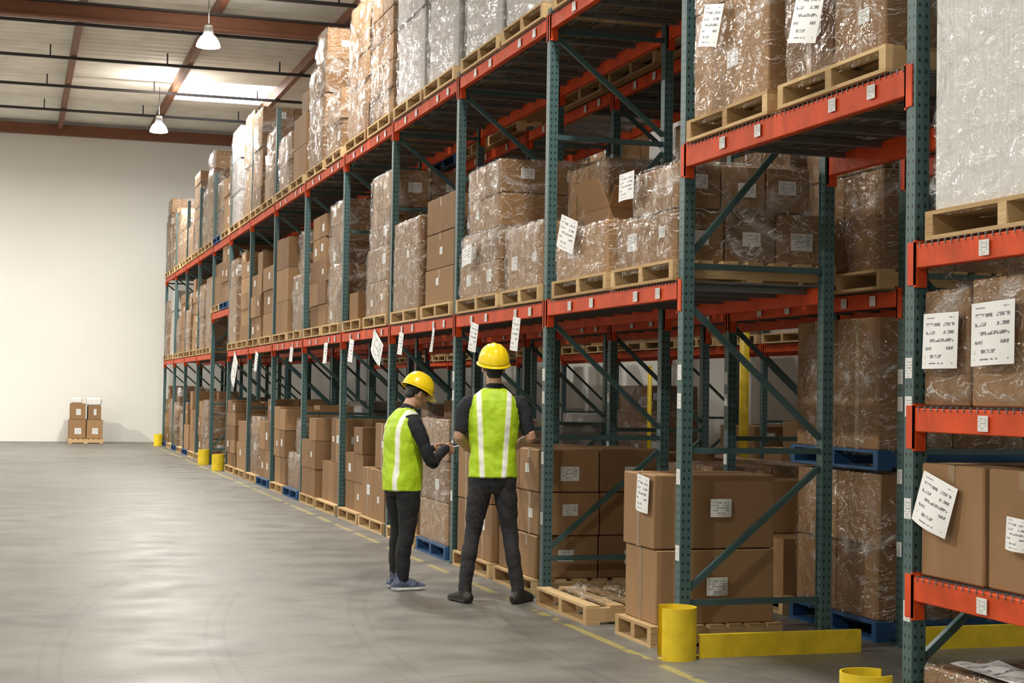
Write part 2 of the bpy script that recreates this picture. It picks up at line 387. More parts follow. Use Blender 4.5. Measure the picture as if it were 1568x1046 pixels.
# ---------------- loads ----------------
def pallet(b,x0,x1,y0,y1,z,k='wood'):
    t=lambda: random.random()
    L=x1-x0
    for yc in (y0+.0,(y0+y1)/2-.03,y1-.06):
        b.box(x0,x1,yc,yc+.06,z+.018,z+.108,k,t())
    nb=7; bw=.10
    for i in range(nb):
        xa=x0+(L-bw)*i/(nb-1); b.box(xa,xa+bw,y0,y1,z+.108,z+.126,k,t())
    for i in (0,2,4):
        xa=x0+(L-bw)*i/4; b.box(xa,xa+bw,y0,y1,z,z+.018,k,t())
    return z+.126
def block(b,x0,x1,y0,y1,z,tiers,nx,ny,kind,near,lab=.3,tape=True,messy=False):
    tb=random.uniform(-.2,.2)
    for ti,h in enumerate(tiers):
        jx=random.uniform(0,.03); jy=random.uniform(0,.03)
        for i in range(nx):
            for j in range(ny):
                if messy and ti==len(tiers)-1 and random.random()<.3: continue
                g=.005
                xa=x0+(x1-x0)*i/nx+g+jx*(i==0); xb=x0+(x1-x0)*(i+1)/nx-g
                ya=y0+(y1-y0)*j/ny+g+jy*(j==0); yb=y0+(y1-y0)*(j+1)/ny-g
                t=min(1,max(0,.5+tb+random.uniform(-.35,.35))); hh=h-.006
                if messy and ti==len(tiers)-1: hh*=random.uniform(.7,1)
                b.box(xa,xb,ya,yb,z,z+hh,kind,t,ch=(.007 if near else 0))
                if kind=='carton':
                    if i==0 and random.random()<lab:
                        w=random.choice((.10,.14,.16)); l=w*.7; yc=(ya+yb)/2+random.uniform(-.1,.1)*(yb-ya); zc=z+hh*random.uniform(.4,.65)
                        w=min(w,(yb-ya)*.7); l=min(l,hh*.6)
                        b.quad([(xa-.002,yc+w/2,zc-l/2),(xa-.002,yc-w/2,zc-l/2),(xa-.002,yc-w/2,zc+l/2),(xa-.002,yc+w/2,zc+l/2)],'label')
                    if j==0 and random.random()<lab*1.3:
                        w=random.choice((.12,.15)); l=w*.72; xc=(xa+xb)/2+random.uniform(-.05,.1)*(xb-xa); zc=z+hh*random.uniform(.4,.62)
                        l=min(l,hh*.6)
                        b.quad([(xc-w/2,ya-.002,zc-l/2),(xc+w/2,ya-.002,zc-l/2),(xc+w/2,ya-.002,zc+l/2),(xc-w/2,ya-.002,zc+l/2)],'label')
                    if near and tape:
                        yc=(ya+yb)/2
                        if i==0:
                            dd=min(hh,random.choice((.07,.09,hh)))
                            b.quad([(xa-.0012,yc+.025,z+hh-dd),(xa-.0012,yc-.025,z+hh-dd),(xa-.0012,yc-.025,z+hh),(xa-.0012,yc+.025,z+hh)],'tape')
                        b.quad([(xa,yc-.025,z+hh+.001),(xb,yc-.025,z+hh+.001),(xb,yc+.025,z+hh+.001),(xa,yc+.025,z+hh+.001)],'tape')
        z+=h
    return z
def tiers_of(Hh,th=.36):
    n=max(1,round(Hh/th)); return [Hh/n]*n
def load(x0,x1,y0,y1,z,Hh,kind='carton',wrap=True,nx=2,ny=2,top=None,palk='wood',pal=True,th=.36,lab=.3,near=None,rearH=0,tiers=None,film_amp=None,messy=None):
    b=MB()
    if near is None: near=y0<17 and x0<5
    if messy is None: messy=(not wrap and not near and top is None)
    zz=z
    if pal: zz=pallet(b,x0,x1,y0,y1,z,palk)
    ix=random.choice((.01,.03,.06)); jy=random.choice((.02,.04,.07))
    if near: ix=.02;jy=.03
    z1=block(b,x0+ix,x1-.03,y0+jy,y1-jy,zz,tiers or tiers_of(Hh,th),nx,ny,kind,near,lab,messy=messy)
    step=.05 if near else .11
    if y0>24 or x0>5: step=.2
    if film_amp is None: film_amp=.014 if near else .03
    if wrap: b.film(x0+ix-.004,x1-.02,y0+jy-.004,y1-jy+.004,zz-.05,z1+.008,seed=random.random()*50,step=step,amp=film_amp)
    if rearH:
        xm=(x0+x1)/2; z2=block(b,xm,x1-.03,y0+jy,y1-jy,z1,tiers_of(rearH,th),1,ny,kind,near,lab)
        if wrap: b.film(xm-.01,x1-.02,y0+jy-.01,y1-jy+.01,z1,z2+.012,seed=random.random()*50,step=step,amp=film_amp)
    if top:
        f0,f1,th2=top; W=y1-y0
        ya=y0+jy+(W-2*jy)*f0; yb=y0+jy+(W-2*jy)*f1
        z2=block(b,x0+ix+.02,x1-.15,ya,yb,z1,tiers_of(th2,th),nx,max(1,round(ny*(f1-f0))),kind,near,lab)
        if wrap: b.film(x0+ix+.01,x1-.13,ya-.006,yb+.006,z1-.03,z2+.01,seed=random.random()*50,step=step,amp=film_amp)
    nm='wrapped_pallet_of_cartons' if wrap else 'pallet_of_cartons'
    if kind!='carton': nm='wrapped_pallet_of_goods'
    return b.build(nm,loc=((x0+x1)/2,(y0+y1)/2,z))
XA=3.765; XB=4.86
z=Z1
load(XA,XB,8.86,9.90,z,0,tiers=[.32],wrap=True,nx=3,ny=2,lab=.8,top=(.0,.75,.28))
load(XA,XB,9.99,11.12,z,.36,wrap=True,nx=2,ny=2,lab=.4,rearH=.0)
load(XA,XB,11.41,12.42,z,.50,wrap=True,lab=.6,rearH=.5)
load(XA,XB,12.50,13.78,z,.56,wrap=True,lab=.5,ny=2,top=(.05,.85,.56))
load(XA,XB,13.98,15.08,z,1.02,wrap=False,nx=2,ny=1,th=.34,lab=.6)
load(XA,XB,15.2,16.38,z,.92,wrap=True,ny=1,th=.92,palk='wood')
load(XA,XB,16.58,17.75,z,.75,wrap=True,ny=2,top=(.0,.9,.8))
load(XA,XB,17.9,18.95,z,.36,wrap=False,ny=2)
load(XA,XB,19.2,20.3,z,.75,ny=2,top=(0,1,.78),th=.26)
load(XA,XB,20.4,21.65,z,.9,ny=2,wrap=False,top=(.2,1,.6),th=.3)
load(XA,XB,21.9,23.0,z,.8,ny=2,top=(.0,.5,.6),th=.26)
load(XA,XB,23.1,24.35,z,1.45,ny=2,th=.5,wrap=False)
z=Z2
load(XA,XB,8.86,9.95,z,1.3); load(XA,XB,10.05,11.2,z,1.5,kind='whitegoods')
load(XA,XB,11.42,12.5,z,1.45,kind='whitegoods',ny=1,nx=1,th=.75); load(XA,XB,12.6,13.75,z,1.5,kind='whitegoods',ny=1,nx=1,th=.8)
load(XA,XB,13.98,15.1,z,1.7,kind='whitegoods',th=.9,ny=1); load(XA,XB,15.2,16.4,z,1.7,kind='whitegoods',th=.9,ny=2)
load(XA,XB,16.58,17.7,z,1.75,th=.3,ny=2); load(XA,XB,17.8,19.0,z,1.6,th=.3,ny=3,top=(0,.6,.25))
load(XA,XB,19.2,20.3,z,.75,th=.38); load(XA,XB,20.4,21.65,z,1.35,wrap=True,top=(0,.6,.4),th=.4)
load(XA,XB,21.9,23.0,z,.9,th=.4,wrap=False,top=(0,.5,.3)); load(XA,XB,23.1,24.35,z,.8)
load(3.72,4.60,9.02,9.62,0,0,tiers=[.46,.46],wrap=False,nx=1,ny=1,lab=0)
load(XA,XB,11.45,12.5,0,.98,wrap=False,nx=2,ny=2,th=.33,lab=.8)
load(XA,XB,12.62,13.75,0,.95,wrap=False,nx=2,ny=2,th=.48,lab=.3)
load(XA,XB,14.0,15.1,0,1.15,wrap=True,ny=1,th=.38,palk='blue')
load(XA,XB,15.2,16.38,0,1.0,wrap=False,ny=2,th=.34)
load(XA,XB,16.6,17.8,0,.55,wrap=False,ny=2,top=(0,.6,.5),lab=.5,th=.5)
load(XA,XB,17.9,19.0,0,1.0,wrap=False,ny=2,th=.35)
load(XA,XB,19.2,20.5,0,.5,wrap=False,ny=3,top=(.1,.6,.55),lab=.6,th=.5,palk='wood')
load(XA,XB,20.6,21.7,0,1.1,wrap=False,ny=2,th=.37)
load(XA,XB,21.9,23.1,0,.5,wrap=True,ny=2,palk='blue',top=(0,.5,.5))
load(XA,XB,23.2,24.3,0,1.2,wrap=False,ny=2)
def rnd_bay(x0,x1,y0,y1,zs,rng,near=False,wrapp=.6,skip=0,white=.15):
    m=(y0+y1)/2
    for z,(h0,h1) in zip(zs,rng):
        for a,b_ in ((y0+.08,m-.06),(m+.06,y1-.08)):
            if random.random()<skip: continue
            hh=random.uniform(h0,h1); w=random.random()<wrapp
            top=None
            if random.random()<.4: top=(0,random.choice((.5,1)),min(.35,hh*.3)); hh-=top[2]
            load(x0,x1,a,b_,z,hh,kind='whitegoods' if random.random()<white else 'carton',wrap=w,ny=random.choice((1,2,2)),nx=2,th=random.choice((.27,.36,.5)),near=near,top=top,palk='blue' if random.random()<.15 else 'wood')
for y0,y1 in zip(YS[8:-1],YS[9:]):
    if y0 in TUN: rnd_bay(XA,XB,y0,y1,[ZT,Z2],[(.8,1.1),(1,1.6)]); continue
    rnd_bay(XA,XB,y0,y1,[0],[(.9,1.5)],wrapp=.3)
    rnd_bay(XA,XB,y0,y1,[Z1],[(1.2,1.65)],wrapp=.6,white=.1)
    rnd_bay(XA,XB,y0,y1,[Z2],[(1.0,1.9)],wrapp=.8,white=.35)
load(XA,XB,7.62,8.68,ZT,0,tiers=[.62,.5],wrap=True,nx=2,ny=1,lab=.7)
load(XA,XB,6.42,7.50,ZT,0,tiers=[.42,.42],wrap=True,nx=2,ny=2,lab=.3)
X2=5.20; X3=6.35
load(X2,X3,8.92,10.1,0,.93,wrap=True,ny=2,th=.46,palk='blue',near=True,lab=.1)
load(X2,X3,8.92,10.1,1.075,.85,wrap=True,ny=2,th=.85,palk='blue',near=True,lab=0)
load(X2,X3,10.2,11.2,0,.8,wrap=False)
load(X2,X3,8.9,10.0,Z1,1.3,th=.65,near=True); load(X2,X3,10.1,11.2,Z1,1.0)
load(X2,X3,11.45,12.5,0,.85,wrap=True); load(X2,X3,12.6,13.7,0,.95,wrap=False)
load(X2,X3,11.45,12.5,Z1,1.45,th=.7); load(X2,X3,12.6,13.7,Z1,1.2,wrap=False)
load(X2,X3,14.0,15.1,0,.75,wrap=False); load(X2,X3,14.0,15.1,Z1,1.4); load(X2,X3,15.2,16.3,Z1,1.4,wrap=False)
rnd_bay(X2,X3,8.79,11.34,[Z2],[(1.2,1.5)])
rnd_bay(X2,X3,11.34,13.9,[Z2],[(1.2,1.5)])
load(X2,X3,7.6,8.65,ZT,1.1); load(X2,X3,6.4,7.5,ZT,1.0)
for y0,y1 in zip(YS[5:-1],YS[6:]):
    if y0 in TUN: continue
    rnd_bay(X2,X3,y0,y1,[0,Z1,Z2],[(.8,1.3),(1.0,1.5),(1.0,1.6)],wrapp=.4,skip=.12)
load(X2,X3,14.0,15.2,Z2,1.4)
for y0,y1 in zip(YS[2:-1],YS[3:]):
    if y0 in TUN: continue
    rnd_bay(9.35,10.4,y0,y1,[0,Z1,Z2],[(.8,1.6),(1.0,1.5),(1.0,1.6)],wrapp=.3,skip=.1)
def carton_obj(x0,x1,y0,y1,z,h,wrap=False,t=.5,name='carton'):
    b=MB(); b.box(x0,x1,y0,y1,z,z+h,'carton',t,ch=.007)
    yc=(y0+y1)/2
    b.quad([(x0-.0015,yc+.025,z+h-.08),(x0-.0015,yc-.025,z+h-.08),(x0-.0015,yc-.025,z+h),(x0-.0015,yc+.025,z+h)],'tape')
    b.quad([(x0,yc-.025,z+h+.001),(x1,yc-.025,z+h+.001),(x1,yc+.025,z+h+.001),(x0,yc+.025,z+h+.001)],'tape')
    if wrap:
        b.film(x0-.006,x1+.006,y0-.005,y1+.005,z+.0,z+h+.01,seed=y0*7,step=.035,amp=.012,freq=9)
        for i in range(9):
            a=i*.7; b.bar((x0+.1+.02*i,yc,z+h+.005),(x0+.05+.02*i,yc+.12*math.sin(a*2),z+h+.05+.03*math.cos(a)),.04,.002,'film')
    return b.build(name,loc=((x0+x1)/2,(y0+y1)/2,z))
def open_carton(x0,x1,y0,y1,z,h):
    b=MB(); t=.4; w=.006
    b.box(x0,x1,y0,y1,z,z+w,'carton',t)
    b.box(x0,x0+w,y0,y1,z+w,z+h,'carton',t); b.box(x1-w,x1,y0,y1,z+w,z+h,'carton',t)
    b.box(x0+w,x1-w,y0,y0+w,z+w,z+h,'carton',t); b.box(x0+w,x1-w,y1-w,y1,z+w,z+h,'carton',t)
    f=(y1-y0)*.42
    b.bar((x0,(y0+y1)/2,z+h),(x0-.09,(y0+y1)/2,z+h+f*.9),w,y1-y0,'carton',t=.6)
    b.bar((x1,(y0+y1)/2,z+h),(x1+.10,(y0+y1)/2,z+h+f*.7),w,y1-y0,'carton',t=.5)
    b.bar(((x0+x1)/2,y0,z+h),((x0+x1)/2,y0-.1,z+h+f*.6),w,x1-x0,'carton',ref=(1,0,0),t=.5)
    b.bar(((x0+x1)/2,y1,z+h),((x0+x1)/2,y1+.12,z+h+f*.8),w,x1-x0,'carton',ref=(1,0,0),t=.6)
    b.build('open_carton',loc=((x0+x1)/2,(y0+y1)/2,z))
open_carton(3.92,4.25,10.35,10.85,Z1+.126+.385,.10)
carton_obj(4.42,4.8,10.1,10.55,Z1+.126+.385,.36,False,.3); carton_obj(4.42,4.8,10.62,11.05,Z1+.126+.385,.36,True,.3)
carton_obj(3.83,4.5,5.83,6.18,1.5,.50,True,.45); carton_obj(3.82,4.5,5.36,5.80,1.5,.53,True,.7); carton_obj(3.82,4.5,4.8,5.3,1.5,.5,False,.6)
carton_obj(3.82,4.5,5.71,6.18,.76,.49,False,.7); carton_obj(3.83,4.5,5.22,5.69,.76,.49,False,.6); carton_obj(3.83,4.5,4.7,5.2,.76,.49,False,.5)
load(XA,4.7,5.1,6.15,0,.26,wrap=True,ny=1,near=True)
load(3.79,4.7,4.98,6.12,Z1,1.95,kind='whitesheet',nx=1,ny=1,th=2,near=True,film_amp=.02)
load(3.79,4.7,3.78,4.9,Z1,1.7,kind='whitesheet',nx=1,ny=1,th=2,near=True)
b=MB(); n=8
for i in range(n+1):
    for j in range(n+1):
        b.v.append((3.80+.24*i/n+.02*j/n,5.45+.5*j/n,.412+.010*math.sin(i*.9)*math.cos(j*.7)))
for i in range(n):
    for j in range(n):
        q=i*(n+1)+j; b.face([q,q+n+1,q+n+2,q+1],'label',.5,[(i/n,j/n),((i+1)/n,j/n),((i+1)/n,(j+1)/n),(i/n,(j+1)/n)],sm=True)
b.build('paper_sheet',recalc=False)
b=MB(); zt=pallet(b,3.66,4.8,10.0,11.05,0)
b.build('empty_pallet')
b=MB(); base=len(b.v); n=16
for i in range(n+1):
    for j in range(n+1):
        x=3.72+.8*i/n; y=10.1+.8*j/n; e=min(i,j,n-i,n-j)/n
        b.v.append((x,y,zt+.006+abs(noise.noise(Vector((x*6,y*6,0))))*.14*min(1,e*6)+.01*abs(noise.noise(Vector((x*20,y*20,3))))))
for i in range(n):
    for j in range(n):
        a=base+i*(n+1)+j; b.face([a,a+1,a+n+2,a+n+1],'film',.5,sm=True)
b.build('crumpled_plastic_film')
b=MB(); zt=pallet(b,1.45,2.35,43.9,44.8,0)
for xa,xb,zz,hh in ((1.47,1.9,zt,.5),(1.92,2.33,zt,.5),(1.5,1.88,zt+.505,.42),(1.95,2.28,zt+.505,.36)):
    b.box(xa,xb,43.95,44.4,zz,zz+hh,'carton',random.uniform(.5,1),ch=.01); b.quad([(xa+.14,43.947,zz+.12),(xb-.12,43.947,zz+.12),(xb-.12,43.947,zz+.28),(xa+.14,43.947,zz+.28)],'label')
    b.box(xa,xb,44.42,44.78,zz,zz+hh,'carton',random.random())
b.box(1.5,1.8,44.0,44.4,zt+.93,zt+1.08,'whitesheet',.9,ch=.03); b.box(1.9,2.3,44.0,44.4,zt+.87,zt+1.08,'whitesheet',.9,ch=.04)
b.build('pallet_of_cartons',loc=(1.9,44.35,0))

def papers(items,name):
    b=MB()
    for (c,ax,w,h,rot,lean) in items:
        c=Vector(c); n=5; base=len(b.v)
        u=Vector((0,-1,0)) if ax=='x' else Vector((1,0,0)); nn=Vector((-1,0,0)) if ax=='x' else Vector((0,-1,0))
        up=Vector((0,0,1)); cr,sr=math.cos(rot),math.sin(rot)
        U=u*cr+up*sr; V=-u*sr+up*cr
        for i in range(n+1):
            for j in range(n+1):
                a=i/n-.5; d_=j/n-.5
                off=lean*(1-(j/n))*h+.02*math.cos(a*3.1)*(1-j/n)+.003
                b.v.append(tuple(c+U*a*w+V*d_*h+nn*off))
        for i in range(n):
            for j in range(n):
                q=base+i*(n+1)+j
                b.face([q,q+n+1,q+n+2,q+1],'label',.5,[(i/n,j/n),((i+1)/n,j/n),((i+1)/n,(j+1)/n),(i/n,(j+1)/n)],sm=True)
    return b.build(name,recalc=False)
papers([((3.80,6.0,1.78),'x',.27,.24,.0,.03)],'paper_sheet')
papers([((3.79,5.60,1.80),'x',.30,.26,.03,.03)],'paper_sheet')
papers([((3.80,6.02,1.08),'x',.27,.22,-.25,.12)],'paper_sheet')
papers([((3.80,5.45,1.0),'x',.14,.13,-.05,.01)],'paper_sheet')
papers([((3.745,10.7,2.66),'x',.36,.23,-.25,.08)],'paper_sheet')
papers([((3.735,7.1,3.42),'x',.30,.27,-.2,.1)],'paper_sheet')
papers([((3.735,8.25,3.62),'x',.26,.24,-.2,.1)],'paper_sheet')
papers([((3.735,9.55,2.86),'x',.26,.18,0,.02)],'paper_sheet')
papers([((3.73,9.2,.92),'x',.2,.22,-.1,.0)],'paper_sheet')
papers([((4.18,9.035,.84),'y',.14,.11,0,.0),((4.16,9.035,.36),'y',.14,.11,0,.0)],'paper_sheet')
papers([((3.73,13.3,2.70),'x',.3,.17,.1,.03)],'paper_sheet')
tags=[]
for y,w,h,r in ((12.0,.20,.26,-.1),(13.2,.24,.24,-.15),(14.6,.08,.22,-.1),(15.9,.2,.22,-.1),(17.0,.5,.25,-.4),(18.4,.26,.26,-.1),(20.0,.24,.26,0),(22.6,.26,.2,-.1),(26.0,.3,.3,-.2),(28.6,.5,.5,-.5)):
    tags.append(((D-.012,y,Z1-.10-h/2),'x',w,h,r,.06))
papers(tags,'hanging_paper_tags')

def post_guard(cx,cy,rot,name='post_guard'):
    b=MB(); seg=28; R=.125; hgt=.30; a0=math.radians(150+rot); a1=math.radians(360+60+rot)
    for i in range(seg):
        t0=a0+(a1-a0)*i/seg; t1=a0+(a1-a0)*(i+1)/seg
        for r in (R,R-.008):
            n=len(b.v)
            for t,zz in ((t0,0),(t1,0),(t1,hgt),(t0,hgt)): b.v.append((cx+r*math.cos(t),cy+r*math.sin(t),zz))
            b.face([n,n+1,n+2,n+3],'yellow',sm=True)
        b.quad([(cx+R*math.cos(t0),cy+R*math.sin(t0),hgt),(cx+R*math.cos(t1),cy+R*math.sin(t1),hgt),(cx+(R-.008)*math.cos(t1),cy+(R-.008)*math.sin(t1),hgt),(cx+(R-.008)*math.cos(t0),cy+(R-.008)*math.sin(t0),hgt)],'yellow')
    b.box(cx-.1,cx+.1,cy-.02,cy+.02,0,.006,'yellow')
    return b.build(name,recalc=False)
post_guard(3.715,8.64,60)
post_guard(3.70,6.42,-120)
for yg in (29.95,32.25,42.6): post_guard(3.66,yg,60)
def guard_rail(x0,x1,y):
    b=MB(); b.box(x0,x1,y-.005,y+.005,0,.135,'yellow'); b.box(x0,x1,y+.005,y+.07,0,.008,'yellow'); b.box(x0,x1,y+.005,y+.03,.127,.135,'yellow'); b.build('rack_end_guard_rail')
guard_rail(3.86,4.92,8.62); guard_rail(5.25,6.35,8.62)
for x,y,w,hh in ((8.0,16.7,.055,2.25),(8.35,20.4,.03,1.9)):
    b=MB(); b.cyl((x,y,.01),(x,y,hh),w,w,'yellow',16); b.cyl((x,y,hh),(x,y,hh+.03),w,w*.6,'yellow',16); b.box(x-.12,x+.12,y-.12,y+.12,0,.012,'yellow'); b.build('yellow_guard_pole')

# ---------------- people ----------------
M['skin']=simple('skin',(.50,.29,.19),.5,nscale=20,namt=.06)
M['hair']=simple('black_hair',(.012,.010,.010),.5,nscale=60,bump=.4,bscale=150)
M['shirt']=simple('black_shirt',(.012,.013,.018),.85,bump=.3,bscale=25)
M['pants']=simple('charcoal_trousers',(.020,.020,.023),.85,bump=.3,bscale=30)
M['pants2']=simple('black_trousers',(.010,.010,.012),.85,bump=.3,bscale=30)
M['boot']=simple('black_boot',(.02,.016,.014),.5)
M['sneaker']=simple('navy_sneaker',(.09,.11,.18),.6,nscale=30,namt=.6)
M['sole']=simple('white_sole',(.7,.7,.7),.6)
M['hat']=simple('yellow_hard_hat',(.90,.66,.01),.28,namt=.04)
M['white']=simple('white_plastic',(.85,.85,.85),.3)
M['screen']=simple('dark_screen',(.02,.03,.05),.1)
M['eye']=simple('eye_white',(.8,.8,.78),.3)
M['glass']=simple('black_spectacle_frame',(.01,.01,.01),.3)
M['lips']=simple('lips',(.42,.18,.14),.5)
def vestmat(name,xa_top,xa_bot,z0,z1,w):
    m,nt,b=newmat(name)
    tc=N(nt,'ShaderNodeTexCoord'); sp=N(nt,'ShaderNodeSeparateXYZ'); nt.links.new(tc.outputs['Object'],sp.inputs[0])
    f=mathn(nt,'DIVIDE',mathn(nt,'SUBTRACT',sp.outputs[2],z0),(z1-z0))
    cx=mathn(nt,'ADD',mathn(nt,'MULTIPLY',f,xa_top-xa_bot),xa_bot)
    dd=mathn(nt,'ABSOLUTE',mathn(nt,'SUBTRACT',mathn(nt,'ABSOLUTE',sp.outputs[0]),cx))
    st=mathn(nt,'LESS_THAN',dd,w)
    ed=mathn(nt,'LESS_THAN',dd,w+.006)
    no=N(nt,'ShaderNodeTexNoise',Scale=9.0,Detail=3.0); nt.links.new(tc.outputs['Object'],no.inputs['Vector'])
    c=mixc(nt,no.outputs['Fac'],(.36,.56,.008),(.50,.72,.02))
    c=mixc(nt,ed,c,(.58,.70,.10)); c=mixc(nt,st,c,(.84,.88,.78))
    nt.links.new(c,b.inputs['Base Color']); b.inputs['Roughness'].default_value=.55
    bp=N(nt,'ShaderNodeBump',Strength=.5,Distance=.03); nt.links.new(no.outputs['Fac'],bp.inputs['Height']); nt.links.new(bp.outputs[0],b.inputs['Normal'])
    return m
WR={'pants':(.008,1),'pants2':(.008,1),'shirt':(.006,1),'vest1':(.011,2),'vest2':(.011,2)}
class PB:
    def __init__(s): s.v=[];s.f=[];s.m=[]
    def add(s,vs,fs,k):
        n=len(s.v); s.v+=[Vector(v) for v in vs]; s.f+=[[i+n for i in f] for f in fs]; s.m+=[k]*len(fs)
    def loft(s,rings,k,seg=28,Mx=None,ex=2.3):
        vs=[];fs=[]
        R=[]
        z,cx,cy,rx,ry=rings[0]; R.append((z-.012,cx,cy,rx*.6,ry*.6)); R+=rings
        z,cx,cy,rx,ry=rings[-1]; R.append((z+.012,cx,cy,rx*.6,ry*.6))
        for z,cx,cy,rx,ry in R:
            for i in range(seg):
                a=2*math.pi*i/seg; c_,s_=math.cos(a),math.sin(a)
                vs.append(Vector((cx+rx*math.copysign(abs(c_)**(2/ex),c_),cy+ry*math.copysign(abs(s_)**(2/ex),s_),z)))
        n=len(R)
        for p in range(n-1):
            for i in range(seg):
                j=(i+1)%seg; fs.append([p*seg+i,p*seg+j,(p+1)*seg+j,(p+1)*seg+i])
        fs.append([i for i in range(seg)][::-1]); fs.append([(n-1)*seg+i for i in range(seg)])
        if Mx: vs=[Mx@v for v in vs]
        s.add(vs,fs,k)
    def tube(s,pts,rad,k,seg=16,ref=(1,0,0),Mx=None,sub=3):
        P=[Vector(p) for p in pts]; R=[(r,r) if isinstance(r,(int,float)) else r for r in rad]
        PP=[];RR=[]
        for i in range(len(P)-1):
            p0=P[max(0,i-1)];p1=P[i];p2=P[i+1];p3=P[min(len(P)-1,i+2)]
            for t_ in range(sub):
                t=t_/sub
                PP.append(.5*((2*p1)+(p2-p0)*t+(2*p0-5*p1+4*p2-p3)*t*t+(3*p1-p0-3*p2+p3)*t**3))
                RR.append((R[i][0]*(1-t)+R[i+1][0]*t,R[i][1]*(1-t)+R[i+1][1]*t))
        PP.append(P[-1]);RR.append(R[-1])
        d0=(PP[0]-PP[1]).normalized(); d1=(PP[-1]-PP[-2]).normalized()
        a,b_=RR[0]; c_,d_=RR[-1]
        PP=[PP[0]+d0*min(a,b_)*.85,PP[0]+d0*min(a,b_)*.5]+PP+[PP[-1]+d1*min(c_,d_)*.5,PP[-1]+d1*min(c_,d_)*.85]
        RR=[(a*.45,b_*.45),(a*.85,b_*.85)]+RR+[(c_*.85,d_*.85),(c_*.45,d_*.45)]
        vs=[];fs=[]; n=len(PP); ref=Vector(ref)
        for i,p in enumerate(PP):
            t=(PP[min(n-1,i+1)]-PP[max(0,i-1)]).normalized()
            x=(ref-t*ref.dot(t)).normalized(); y=t.cross(x)
            for j in range(seg):
                an=2*math.pi*j/seg; vs.append(p+x*math.cos(an)*RR[i][0]+y*math.sin(an)*RR[i][1])
        for p in range(n-1):
            for i in range(seg):
                j=(i+1)%seg; fs.append([p*seg+i,p*seg+j,(p+1)*seg+j,(p+1)*seg+i])
        fs.append(list(range(seg))[::-1]); fs.append([(n-1)*seg+i for i in range(seg)])
        if Mx: vs=[Mx@v for v in vs]
        s.add(vs,fs,k)
    def ell(s,c,r,k,Mx=None,seg=20,rings=12):
        vs=[];fs=[]; c=Vector(c)
        for i in range(1,rings):
            a=math.pi*i/rings
            for j in range(seg):
                b_=2*math.pi*j/seg; vs.append(c+Vector((r[0]*math.sin(a)*math.cos(b_),r[1]*math.sin(a)*math.sin(b_),r[2]*math.cos(a))))
        for i in range(rings-2):
            for j in range(seg):
                k2=(j+1)%seg; fs.append([i*seg+j,(i+1)*seg+j,(i+1)*seg+k2,i*seg+k2])
        t=len(vs); vs.append(c+Vector((0,0,r[2]))); vs.append(c-Vector((0,0,r[2])))
        for j in range(seg):
            k2=(j+1)%seg; fs.append([t,j,k2]); fs.append([t+1,(rings-2)*seg+k2,(rings-2)*seg+j])
        if Mx: vs=[Mx@v for v in vs]
        s.add(vs,fs,k)
    def build(s,name,voxel,parent,smooth=3,clamp=False,rule=None):
        me=bpy.data.meshes.new(name+'_src'); me.from_pydata([tuple(v) for v in s.v],[],s.f)
        bm=bmesh.new(); bm.from_mesh(me); bmesh.ops.recalc_face_normals(bm,faces=bm.faces); bm.to_mesh(me); bm.free()
        ob=bpy.data.objects.new(name,me); COL.objects.link(ob)
        r=ob.modifiers.new('r','REMESH'); r.mode='VOXEL'; r.voxel_size=voxel
        if smooth:
            sm=ob.modifiers.new('s','SMOOTH'); sm.iterations=smooth; sm.factor=.5
        dg=bpy.context.evaluated_depsgraph_get(); ev=ob.evaluated_get(dg)
        nm=bpy.data.meshes.new_from_object(ev); ob.modifiers.clear(); ob.data=nm
        bvh=BVHTree.FromPolygons([tuple(v) for v in s.v],s.f)
        keys=[]
        nm.materials.clear()
        res=[]; amp={}
        for p in nm.polygons:
            c=p.center; h=bvh.find_nearest(c); k=s.m[h[2]]
            if rule: k=rule(k,c)
            if k not in keys: keys.append(k)
            res.append(keys.index(k))
            if k in WR:
                for vi in p.vertices: amp[vi]=WR[k]
        for k in keys: nm.materials.append(M[k])
        nm.polygons.foreach_set('material_index',res)
        nm.polygons.foreach_set('use_smooth',[True]*len(nm.polygons))
        nrm=[v.normal.copy() for v in nm.vertices]
        for vi,(a,kind) in amp.items():
            v=nm.vertices[vi]; p=v.co
            if kind==1: q=Vector((p.x*8,p.y*8,p.z*13+2.5*math.sin(p.x*9)))
            else: q=Vector((p.x*9+p.z*3,p.y*9,p.z*7))
            n_=noise.noise(q)+.4*noise.noise(q*2.3)
            v.co+=nrm[vi]*a*(n_-abs(n_)*.3)
        if clamp:
            for v in nm.vertices:
                if v.co.z<0: v.co.z=0
        nm.update(); ob.parent=parent
        return ob
